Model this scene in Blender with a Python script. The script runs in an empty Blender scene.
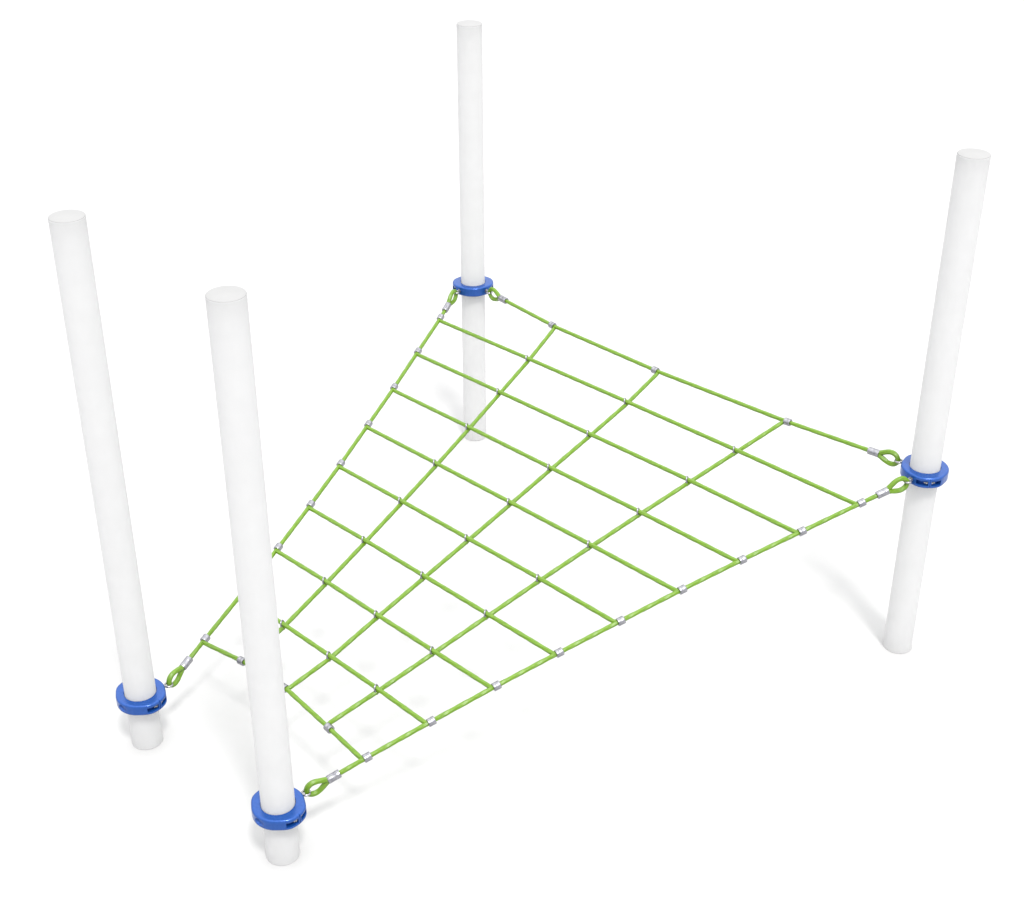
import bpy, math, random
from mathutils import Vector, Matrix
random.seed(4)
PI = math.pi
S = bpy.context.scene
COL = S.collection

# ------------------------------------------------------------------ materials
def new_mat(name):
    m = bpy.data.materials.new(name); m.use_nodes = True
    nt = m.node_tree; b = nt.nodes['Principled BSDF']
    return m, nt, b

def noise(nt, scale, detail=4.0, coord='Object'):
    tc = nt.nodes.new('ShaderNodeTexCoord'); n = nt.nodes.new('ShaderNodeTexNoise')
    n.inputs['Scale'].default_value = scale; n.inputs['Detail'].default_value = detail
    nt.links.new(tc.outputs[coord], n.inputs['Vector'])
    return n

def ramp(nt, src, stops):
    r = nt.nodes.new('ShaderNodeValToRGB'); e = r.color_ramp.elements
    while len(e) > len(stops): e.remove(e[-1])
    while len(e) < len(stops): e.new(1.0)
    for el, (p, c) in zip(e, stops): el.position = p; el.color = (*c, 1)
    nt.links.new(src, r.inputs['Fac']); return r

def mat_surface(name, c0, c1, scale, rough, metallic=0.0, rvar=0.08, bump=0.0, bscale=200, coat=0.0):
    m, nt, b = new_mat(name)
    n = noise(nt, scale)
    r = ramp(nt, n.outputs['Fac'], [(0.3, c0), (0.7, c1)])
    nt.links.new(r.outputs['Color'], b.inputs['Base Color'])
    mr = nt.nodes.new('ShaderNodeMapRange')
    mr.inputs['To Min'].default_value = rough - rvar; mr.inputs['To Max'].default_value = rough + rvar
    nt.links.new(n.outputs['Fac'], mr.inputs['Value']); nt.links.new(mr.outputs['Result'], b.inputs['Roughness'])
    b.inputs['Metallic'].default_value = metallic
    b.inputs['Coat Weight'].default_value = coat; b.inputs['Coat Roughness'].default_value = 0.12
    if bump:
        n2 = noise(nt, bscale, 2.0); bp = nt.nodes.new('ShaderNodeBump')
        bp.inputs['Strength'].default_value = bump; bp.inputs['Distance'].default_value = 0.002
        nt.links.new(n2.outputs['Fac'], bp.inputs['Height']); nt.links.new(bp.outputs['Normal'], b.inputs['Normal'])
    return m

M_ROPE = mat_surface('green_rope', (0.090, 0.190, 0.0042), (0.117, 0.228, 0.0066), 60, 0.34, bump=0.25, bscale=700)
M_STEEL = mat_surface('swaged_aluminium', (0.24, 0.24, 0.265), (0.36, 0.36, 0.385), 90, 0.25, metallic=1.0, bump=0.1, bscale=500)
M_EYE = mat_surface('stainless_steel', (0.28, 0.28, 0.30), (0.38, 0.38, 0.39), 120, 0.24, metallic=1.0)
M_BLUE = mat_surface('blue_powder_coat', (0.005, 0.055, 0.255), (0.009, 0.068, 0.30), 90, 0.22, rvar=0.04, metallic=0.35, bump=0.12, bscale=900, coat=0.12)
M_GROUND = mat_surface('white_ground', (0.41, 0.41, 0.41), (0.43, 0.43, 0.43), 3, 0.8)

def mat_post(name, c0, c1, spec=0.0, trans=0.0):
    m, nt, b = new_mat(name)
    n = noise(nt, 14)
    r = ramp(nt, n.outputs['Fac'], [(0.3, c0), (0.7, c1)])
    nt.links.new(r.outputs['Color'], b.inputs['Base Color'])
    b.inputs['Roughness'].default_value = 0.7
    b.inputs['Specular IOR Level'].default_value = spec
    if trans:                                   # frosted shell: part of the light passes through it, scattered
        tr = nt.nodes.new('ShaderNodeBsdfTranslucent'); nt.links.new(r.outputs['Color'], tr.inputs['Color'])
        mx = nt.nodes.new('ShaderNodeMixShader'); mx.inputs[0].default_value = trans
        nt.links.new(b.outputs[0], mx.inputs[1]); nt.links.new(tr.outputs[0], mx.inputs[2])
        nt.links.new(mx.outputs[0], nt.nodes['Material Output'].inputs['Surface'])
    return m
M_POST = mat_post('frosted_white_post', (0.70, 0.70, 0.70), (0.72, 0.72, 0.72), trans=0.5)
M_CAP = mat_post('shade_darkened_cap', (0.282, 0.282, 0.282), (0.296, 0.296, 0.296), 0.45)  # shade put into the cap's colour, offsetting the stronger light on its top

# ------------------------------------------------------------------ mesh helpers
WORLD = {}                                     # where each object's origin stands in the world
def link(name, verts, faces, mat, parent=None, angle=40):
    vs = [Vector(v) for v in verts]
    c = Vector([(min(v[k] for v in vs) + max(v[k] for v in vs)) / 2 for k in range(3)])
    me = bpy.data.meshes.new(name); me.from_pydata([tuple(v - c) for v in vs], [], faces); me.validate()
    me.polygons.foreach_set('use_smooth', [True] * len(me.polygons))
    if angle: me.set_sharp_from_angle(angle=math.radians(angle))
    me.materials.append(mat); me.update()
    o = bpy.data.objects.new(name, me); COL.objects.link(o); WORLD[o.name] = c
    if parent: o.parent = parent; o.location = c - WORLD[parent.name]
    else: o.location = c
    return o

def empty(name, loc, label, cat, group=None):
    o = bpy.data.objects.new(name, None); COL.objects.link(o); o.location = loc
    o.empty_display_size = 0.1; o['label'] = label; o['category'] = cat
    if group: o['group'] = group
    WORLD[o.name] = Vector(loc)
    return o

def lathe(profile, origin, axis=Vector((0, 0, 1)), n=48, closed=False, ends=(True, True)):
    """revolve (radius, height) pairs about an axis"""
    axis = axis.normalized(); q = Vector((0, 0, 1)).rotation_difference(axis).to_matrix()
    V, F = [], []; k = len(profile)
    for i in range(n):
        a = 2 * PI * i / n
        for r, z in profile: V.append(origin + q @ Vector((r * math.cos(a), r * math.sin(a), z)))
    for i in range(n):
        j = (i + 1) % n
        for c in range(k if closed else k - 1):
            d = (c + 1) % k
            F.append((i * k + c, j * k + c, j * k + d, i * k + d))
    if not closed:
        for c, rev in ((0, True), (k - 1, False)):
            if ends[rev is False] and profile[c][0] > 1e-6:
                f = [i * k + c for i in range(n)]; F.append(tuple(reversed(f)) if rev else tuple(f))
    return V, F

def merge(parts):
    V, F = [], []
    for v, f in parts:
        o = len(V); V += v; F += [tuple(i + o for i in q) for q in f]
    return V, F

def resample(pts, step):
    out = [pts[0].copy()]; carry = 0.0
    L = sum((b - a).length for a, b in zip(pts, pts[1:])); n = max(2, round(L / step)); step = L / n
    need = step
    for a, b in zip(pts, pts[1:]):
        l = (b - a).length
        if l < 1e-9: continue
        while need <= l + 1e-9 and len(out) < n:
            out.append(a.lerp(b, need / l)); need += step
        need -= l
    out.append(pts[-1].copy()); return out

def soften(pts, cut=0.02, rounds=2):
    """round off the corners of a polyline within `cut` of each bend"""
    for _ in range(rounds):
        o = [pts[0]]
        for a, b, c in zip(pts, pts[1:], pts[2:]):
            u = min(cut, (b - a).length * 0.3); w = min(cut, (c - b).length * 0.3)
            o += [b + (a - b).normalized() * u, b + (c - b).normalized() * w]
        pts = o + [pts[-1]]; cut *= 0.5
    return pts

ROPE_R = 0.0099
def rope_mesh(pts, r=ROPE_R, step=0.008, strands=6, pitch=0.085, cut=0.018):
    """laid rope: a tube whose section carries strands that wind along it"""
    P = resample(soften(pts, cut), step); NS = strands * 4
    V, F = [], []; t0 = (P[1] - P[0]).normalized()
    u = t0.orthogonal().normalized(); s = 0.0; ph = random.random() * 6
    for i, p in enumerate(P):
        t = (P[min(i + 1, len(P) - 1)] - P[max(i - 1, 0)]).normalized()
        u = (u - t * u.dot(t)).normalized(); w = t.cross(u)
        if i: s += (p - P[i - 1]).length
        for k in range(NS):
            a = 2 * PI * k / NS
            rr = r * (1 - 0.085 + 0.085 * math.cos(strands * (a + 2 * PI * s / (pitch * strands)) + ph))
            V.append(p + (u * math.cos(a) + w * math.sin(a)) * rr)
    for i in range(len(P) - 1):
        for k in range(NS):
            l = (k + 1) % NS
            F.append((i * NS + k, i * NS + l, (i + 1) * NS + l, (i + 1) * NS + k))
    F.append(tuple(reversed(range(NS)))); F.append(tuple((len(P) - 1) * NS + k for k in range(NS)))
    return V, F

def sleeve_mesh(c, d, length, r, hole=0.0102):
    h = length / 2; b = 0.0022
    prof = [(hole, -h), (r - b, -h), (r - b * 0.3, -h + b * 0.3), (r, -h + b), (r, -h * 0.35), (r * 0.985, -h * 0.3), (r * 0.985, h * 0.3),
            (r, h * 0.35), (r, h - b), (r - b * 0.3, h - b * 0.3), (r - b, h), (hole, h)]
    return lathe(prof, c, d, 28, closed=True)

def torus(c, axis, R, r, n=28, k=12):
    prof = [(R + r * math.cos(2 * PI * i / k), r * math.sin(2 * PI * i / k)) for i in range(k)]
    return lathe(prof, c, axis, n, closed=True)

# ------------------------------------------------------------------ ground
G = 60.0
g = link('ground', [(-G, -G, 0), (G, -G, 0), (G, G, 0), (-G, G, 0)], [(0, 1, 2, 3)], M_GROUND)
g['kind'] = 'structure'; g['label'] = 'plain white ground under the posts and net'

# ------------------------------------------------------------------ posts
PR, PH = 0.0635, 2.3270
RO, RI, CH = 0.102, 0.0650, 0.050             # collar: outer and inner radius, height

def post_shaft(o):
    return lathe([(PR, 0.002), (PR, 0.02), (PR, PH - 0.03), (PR, PH - 0.0052), (PR, PH - 0.0046), (PR - 0.0004, PH - 0.0040)], o, n=64, ends=(True, False))

def post_cap(o):
    """low domed lid with a rounded edge"""
    z = PH - 0.0040
    prof = [(PR - 0.0004, z), (PR - 0.0012, z + 0.0018), (PR - 0.0030, z + 0.0032), (PR - 0.0060, z + 0.0042)]
    for i in range(1, 7):
        r = (PR - 0.006) * (1 - i / 6); prof.append((max(r, 1e-7), z + 0.0042 + 0.0040 * (1 - (r / (PR - 0.006)) ** 2)))
    return lathe(prof, o, n=64)

def collar_mesh(c, bis):
    """clamp ring in two halves: pockets for the bolts either side of each split, a shallow oval recess at the back"""
    D = math.radians; sp = 86.5
    W = []                                     # (a0, a1, depth)
    for s in (1, -1):
        m = bis + s * sp
        W += [(m - 31, m - 3.5, 0.020), (m + 3.5, m + 27, 0.020), (m - 0.9, m + 0.9, 0.004)]
    oval = bis + 180
    angs = set(float(x) for x in range(0, 360, 3))
    for a0, a1, d in W:
        for e in (a0, a0 + 0.8 if d > .01 else a0 + .2, a1, a1 - 0.8 if d > .01 else a1 - .2): angs.add(round(e % 360, 3))
    for k in range(-14, 15, 2): angs.add(round((oval + k) % 360, 3))
    angs = sorted(angs)
    hh = CH / 2; cr = 0.009
    rows = [(RI, -hh + 0.002), (RI + 0.002, -hh)]
    for i in range(7):
        a = PI / 2 * i / 6; rows.append((RO - cr + cr * math.sin(a), -hh + cr - cr * math.cos(a)))
    zs = [-0.0118, -0.0112, -0.008, -0.004, 0, 0.004, 0.007, 0.0092, 0.0098]
    mid0 = len(rows); rows += [(RO, z) for z in zs]
    for i in range(7):
        a = PI / 2 * i / 6; rows.append((RO - cr + cr * math.cos(a), hh - cr + cr * math.sin(a)))
    rows += [(RI + 0.002, hh), (RI, hh - 0.002)]
    V, F = [], []; k = len(rows)
    for a in angs:
        push = 0.0; groove = 0.0
        for a0, a1, d in W:
            w = (a - a0) % 360
            if 0.05 < w < (a1 - a0) - 0.05:
                if d > 0.01: push = d
                else: groove = d
        lug = -0.002
        for sgn in (1, -1):
            w = abs((a - (bis + sgn * sp) + 180) % 360 - 180)
            lug += 0.0095 * (1 if w < 16 else 0.5 + 0.5 * math.cos(PI * (w - 16) / 36) if w < 52 else 0)
        od = (a - oval + 180) % 360 - 180
        for i, (r, z) in enumerate(rows):
            rr = r
            if r > RI + 0.003: rr += lug
            if mid0 < i < mid0 + len(zs) - 1: rr -= push
            if push and i in (mid0, mid0 + len(zs) - 1): rr -= 0.0015
            if groove and i >= 2 and i < k - 2: rr -= 0.0025
            e = (od / 13) ** 2 + (z / 0.013) ** 2
            if e < 1 and abs(r - RO) < 1e-6: rr -= 0.008 * min(1, (1 - e) * 3)
            V.append(c + Vector((rr * math.cos(D(a)), rr * math.sin(D(a)), z)))
    n = len(angs)
    for i in range(n):
        j = (i + 1) % n
        for q in range(k):
            t = (q + 1) % k
            F.append((i * k + q, j * k + q, j * k + t, i * k + t))
    return V, F

EYE_R = 0.1235
def eye_bolt_mesh(c, az):
    d = Vector((math.cos(az), math.sin(az), 0))
    parts = [torus(c + d * EYE_R, Vector((0, 0, 1)), 0.0150, 0.0048)]
    parts.append(lathe([(0.0052, 0), (0.0052, 0.020)], c + d * (RO - 0.012), d, 16))
    parts.append(lathe([(0.0115, 0), (0.0115, 0.0028), (0.0105, 0.0035), (0.0054, 0.0035)], c + d * (RO - 0.0015), d, 6))
    return merge(parts)

def bolt_mesh(c, az, s):
    """clamp bolt lying across a split, its head in the pocket beside the web"""
    a = math.radians(az); t = Vector((-math.sin(a), math.cos(a), 0)) * s
    p = c + Vector((math.cos(a), math.sin(a), 0)) * 0.0965 + t * 0.0075 + Vector((0, 0, -0.001))
    return merge([lathe([(0.0078, 0.0), (0.0078, 0.0016)], p, t, 18), lathe([(0.0064, 0.0014), (0.0064, 0.0072), (0.0056, 0.0082), (0.0030, 0.0082), (0.0030, 0.0050)], p, t, 6),
                  lathe([(0.0036, 0.006), (0.0036, 0.0150), (0.0030, 0.0158)], p, t, 14)])

# x, y, collar height, direction the clamp faces, directions of its rope eyes
POSTS = [
    (-1.52729, 4.92456, 0.235, 53.5, (36.5,), 'farther of the two close-set posts, blue collar low on it, at the far left'),
    (-0.87416, 4.26794, 0.235, 51.0, (40.5,), 'nearest white post, crossing in front of the net, blue collar low near the ground'),
    (-0.20927, 7.54075, 0.925, -88.0, (-135.0, -45.0), 'farthest white post, standing behind the net, both collar loops turned to the viewer'),
    (1.75730, 5.57576, 0.925, 182.0, (137.0, 223.0), 'lone white post at the right, its blue collar holding both right net corners'),
]
EYES = {}
for i, (x, y, zc, bis, eyes, lab) in enumerate(POSTS):
    t = empty('white_post', (x, y, 0), lab, 'post', 'white posts carrying the net')
    o = Vector((x, y, 0)); c = Vector((x, y, zc))
    link('shaft', *post_shaft(o), M_POST, t)
    link('cap', *post_cap(o), M_CAP, t, angle=25)
    cl = link('clamp_collar', *collar_mesh(c, bis), M_BLUE, t, angle=30); cl['label'] = 'glossy blue ring clamp'
    for az in eyes:
        a = math.radians(az)
        link('eye_bolt', *eye_bolt_mesh(c, a), M_EYE, cl)
        EYES[(i, az)] = c + Vector((math.cos(a), math.sin(a), 0)) * (EYE_R + 0.0035)
    for s in (1, -1):
        for s2 in (1, -1):
            link('clamp_bolt', *bolt_mesh(c, bis + s * 86.5, s2), M_EYE, cl)

# ------------------------------------------------------------------ rope net (it lies in one sloping plane)
M0 = Vector((-1.20072628, 4.59624919, 0.235))
ES = Vector((0.7073923, -0.70682115, 0.0)); ET = Vector((0.68605937, 0.68661374, 0.24059118)); EN = Vector((-0.17005493, -0.17019235, 0.97062654))
def P(s, t, h=0.0): return M0 + ES * s + ET * t + EN * h

RUNGS = [  # left end, three crossings, right end; the far one first
    [(-1.316, 2.546), (-0.653, 2.540), (-0.003, 2.541), (0.645, 2.539), (1.284, 2.543)],
    [(-1.202, 2.274), (-0.591, 2.267), (0.005, 2.267), (0.596, 2.267), (1.180, 2.266)],
    [(-1.086, 1.999), (-0.528, 1.991), (0.011, 1.990), (0.548, 1.990), (1.078, 1.994)],
    [(-0.977, 1.725), (-0.469, 1.717), (0.018, 1.717), (0.503, 1.716), (0.982, 1.721)],
    [(-0.868, 1.449), (-0.415, 1.443), (0.024, 1.442), (0.459, 1.442), (0.889, 1.444)],
    [(-0.767, 1.174), (-0.363, 1.170), (0.028, 1.168), (0.420, 1.167), (0.799, 1.173)],
    [(-0.670, 0.898), (-0.313, 0.895), (0.032, 0.892), (0.381, 0.891), (0.713, 0.899)],
    [(-0.580, 0.620), (-0.268, 0.618), (0.040, 0.618), (0.341, 0.617), (0.630, 0.618)],
    [(-0.495, 0.347), (-0.237, 0.383), (0.030, 0.395), (0.308, 0.370), (0.553, 0.347)],
]
TOPS = [(-0.721, 2.814), (-0.022, 2.801), (0.703, 2.820)]

net = empty('climbing_net', M0 + ET * 1.4, 'green rope climbing net with silver joints, stretched between the four white posts', 'climbing net')
FERR = 0.0170

def loop_parts(rope, eye, toward):
    """teardrop loop through the eye, pressed sleeve; returns where the rope leaves the sleeve"""
    d = (toward - eye).normalized(); up = Vector((0, 0, 1)); up = (up - d * up.dot(d)).normalized()
    side = d.cross(up)
    half = [(0.090, 0.0055), (0.078, 0.0110), (0.061, 0.0200), (0.046, 0.0265), (0.031, 0.0285), (0.016, 0.0245), (0.005, 0.0150), (0.0, 0.0)]
    pts = [eye + d * a + up * b + side * 0.002 * (a / 0.1) for a, b in half]
    pts += [eye + d * a - up * b * 0.97 - side * 0.002 * (a / 0.1) for a, b in reversed(half[:-1])]
    for _ in range(2):                       # Chaikin smoothing
        o = [pts[0]]
        for a, b in zip(pts, pts[1:]): o += [a.lerp(b, .25), a.lerp(b, .75)]
        pts = o + [pts[-1]]
    pts = [pts[0] + d * 0.02] + pts + [pts[-1] + d * 0.02]
    link('eye_loop', *rope_mesh(pts, r=0.0114, step=0.005, cut=0.002), M_ROPE, rope)
    link('end_sleeve', *sleeve_mesh(eye + d * 0.116, d, 0.053, FERR), M_STEEL, rope)
    return eye + d * 0.125

def joint(rope, node, direction, off=0.020, length=0.031, r=0.0172):
    link('joint_sleeve', *sleeve_mesh(node + direction.normalized() * off, direction, length, r), M_STEEL, rope)

def border(eye0, nodes, eye1, sleeves, h=0.0):
    """sleeves: +1 puts a joint's sleeve on the far side of its node, -1 on the near side"""
    N = [P(*q, h) for q in nodes]
    d0 = (N[0] - eye0).normalized(); d1 = (N[-1] - eye1).normalized()
    pts = [eye0 + d0 * 0.11] + N + [eye1 + d1 * 0.11]
    o = link('border_rope', *rope_mesh(pts), M_ROPE, net)
    loop_parts(o, eye0, N[0]); loop_parts(o, eye1, N[-1])
    full = [eye0] + N + [eye1]
    for i, s in enumerate(sleeves):
        joint(o, N[i], full[i + 1 + s] - N[i])
    return o

Ls = [r[0] for r in RUNGS]; Rs = [r[4] for r in RUNGS]
border(EYES[(0, 36.5)], Ls[::-1], EYES[(2, -135.0)], [1] * 9, -0.006)
border(EYES[(1, 40.5)], Rs[::-1], EYES[(3, 223.0)], [1] * 9, -0.006)
border(EYES[(2, -45.0)], TOPS, EYES[(3, 137.0)], [-1, -1, 1], 0.005)

HB = 0.0085
# lengthwise ropes run under the cross ropes
LONG = []
for k in range(3):
    nodes = [P(*TOPS[k])] + [P(*RUNGS[i][k + 1], -HB) for i in range(8)] + [P(*RUNGS[8][k + 1])]
    side = -1 if k < 2 else 1
    start = P(TOPS[k][0] + 0.03 * side, TOPS[k][1] + 0.006, -0.004)
    far = -1 if k < 2 else 1
    ra, rb = RUNGS[8][k + 1], RUNGS[8][k + 1 + far]
    run = (P(*rb) - P(*ra)).normalized()
    end = nodes[-1] + run * 0.03
    LONG.append(link('lengthwise_rope', *rope_mesh([start] + nodes + [end], cut=0.010), M_ROPE, net))

for i, r in enumerate(RUNGS):
    flat = i == 8
    mid = [P(*r[k], 0 if flat else HB) for k in (1, 2, 3)]
    a, b = P(*r[0], -0.006), P(*r[4], -0.006)
    upL = (P(*(Ls[i - 1] if i else (-1.37, 2.68))) - a).normalized(); upR = (P(*(Rs[i - 1] if i else (1.33, 2.65))) - b).normalized()
    pts = [a + upL * 0.03, a] + mid + [b, b + upR * 0.03]
    o = link('cross_rope', *rope_mesh(pts, cut=0.010), M_ROPE, net)
    if flat:
        joint(o, mid[0], a - mid[0]); joint(o, mid[1], mid[0] - mid[1]); joint(o, mid[2], b - mid[2])
        continue
    for k in range(3):                       # crossing clip: an S of two small rings, one round each rope
        X = P(*r[k + 1]); along = (mid[k] - (a if k == 0 else mid[k - 1])).normalized()
        nxt = P(*(RUNGS[i - 1][k + 1] if i else TOPS[k])); lw = (nxt - X).normalized()
        c = X - along * 0.007 - EN * 0.003
        v1, f1 = torus(c, (along + lw * 0.55).normalized(), 0.0145, 0.0042)
        v1 = [q + EN * ((q - c).dot(EN)) * 0.45 for q in v1]      # an upright oval that takes in both ropes
        link('cross_clip', v1, f1, M_STEEL, o)

# ------------------------------------------------------------------ light
W = bpy.data.worlds.new('World'); S.world = W; W.use_nodes = True
nt = W.node_tree; bg = nt.nodes['Background']
tc = nt.nodes.new('ShaderNodeTexCoord'); sx = nt.nodes.new('ShaderNodeSeparateXYZ'); nt.links.new(tc.outputs['Generated'], sx.inputs[0])
rp = ramp(nt, sx.outputs['Z'], [(0.0, (0.30, 0.31, 0.33)), (0.35, (0.56, 0.56, 0.57)), (0.75, (0.92, 0.92, 0.92)), (1.0, (1.0, 1.0, 1.0))])
nt.links.new(rp.outputs['Color'], bg.inputs['Color']); bg.inputs['Strength'].default_value = 2.60

LD = Vector((0.19, -0.53, 1.0)).normalized(); DIST = 120.0
ld = bpy.data.lights.new('key_lamp', 'AREA'); ld.shape = 'DISK'; ld.size = 2 * DIST * math.tan(math.radians(4.8))
ld.energy = 5100.0 * (DIST / 25.0) ** 2; ld.color = (1.0, 0.985, 0.965)
lo = bpy.data.objects.new('key_lamp', ld); COL.objects.link(lo)
lo.location = Vector((0, 5.5, 0)) + LD * DIST; lo.rotation_euler = LD.to_track_quat('Z', 'Y').to_euler()

# ------------------------------------------------------------------ camera
cd = bpy.data.cameras.new('camera'); cam = bpy.data.objects.new('camera', cd); COL.objects.link(cam)
cd.sensor_fit = 'HORIZONTAL'; cd.sensor_width = 36.0; cd.lens = 36.0 * 1519.0803 / 1024.0
cam.location = (0, 0, 4.213266)
cam.rotation_euler = (math.radians(90 - 29.853816), 0, 0)
cam.rotation_euler = (Matrix.Rotation(math.radians(90 - 29.853816), 3, 'X') @ Matrix.Rotation(-0.000378, 3, 'Z')).to_euler()
cd.clip_end = 500.0
S.camera = cam
vs = S.view_settings; vs.view_transform = 'Standard'; vs.look = 'None'; vs.exposure = 0.0; vs.gamma = 1.0
S.cycles.max_bounces = 12; S.cycles.diffuse_bounces = 8
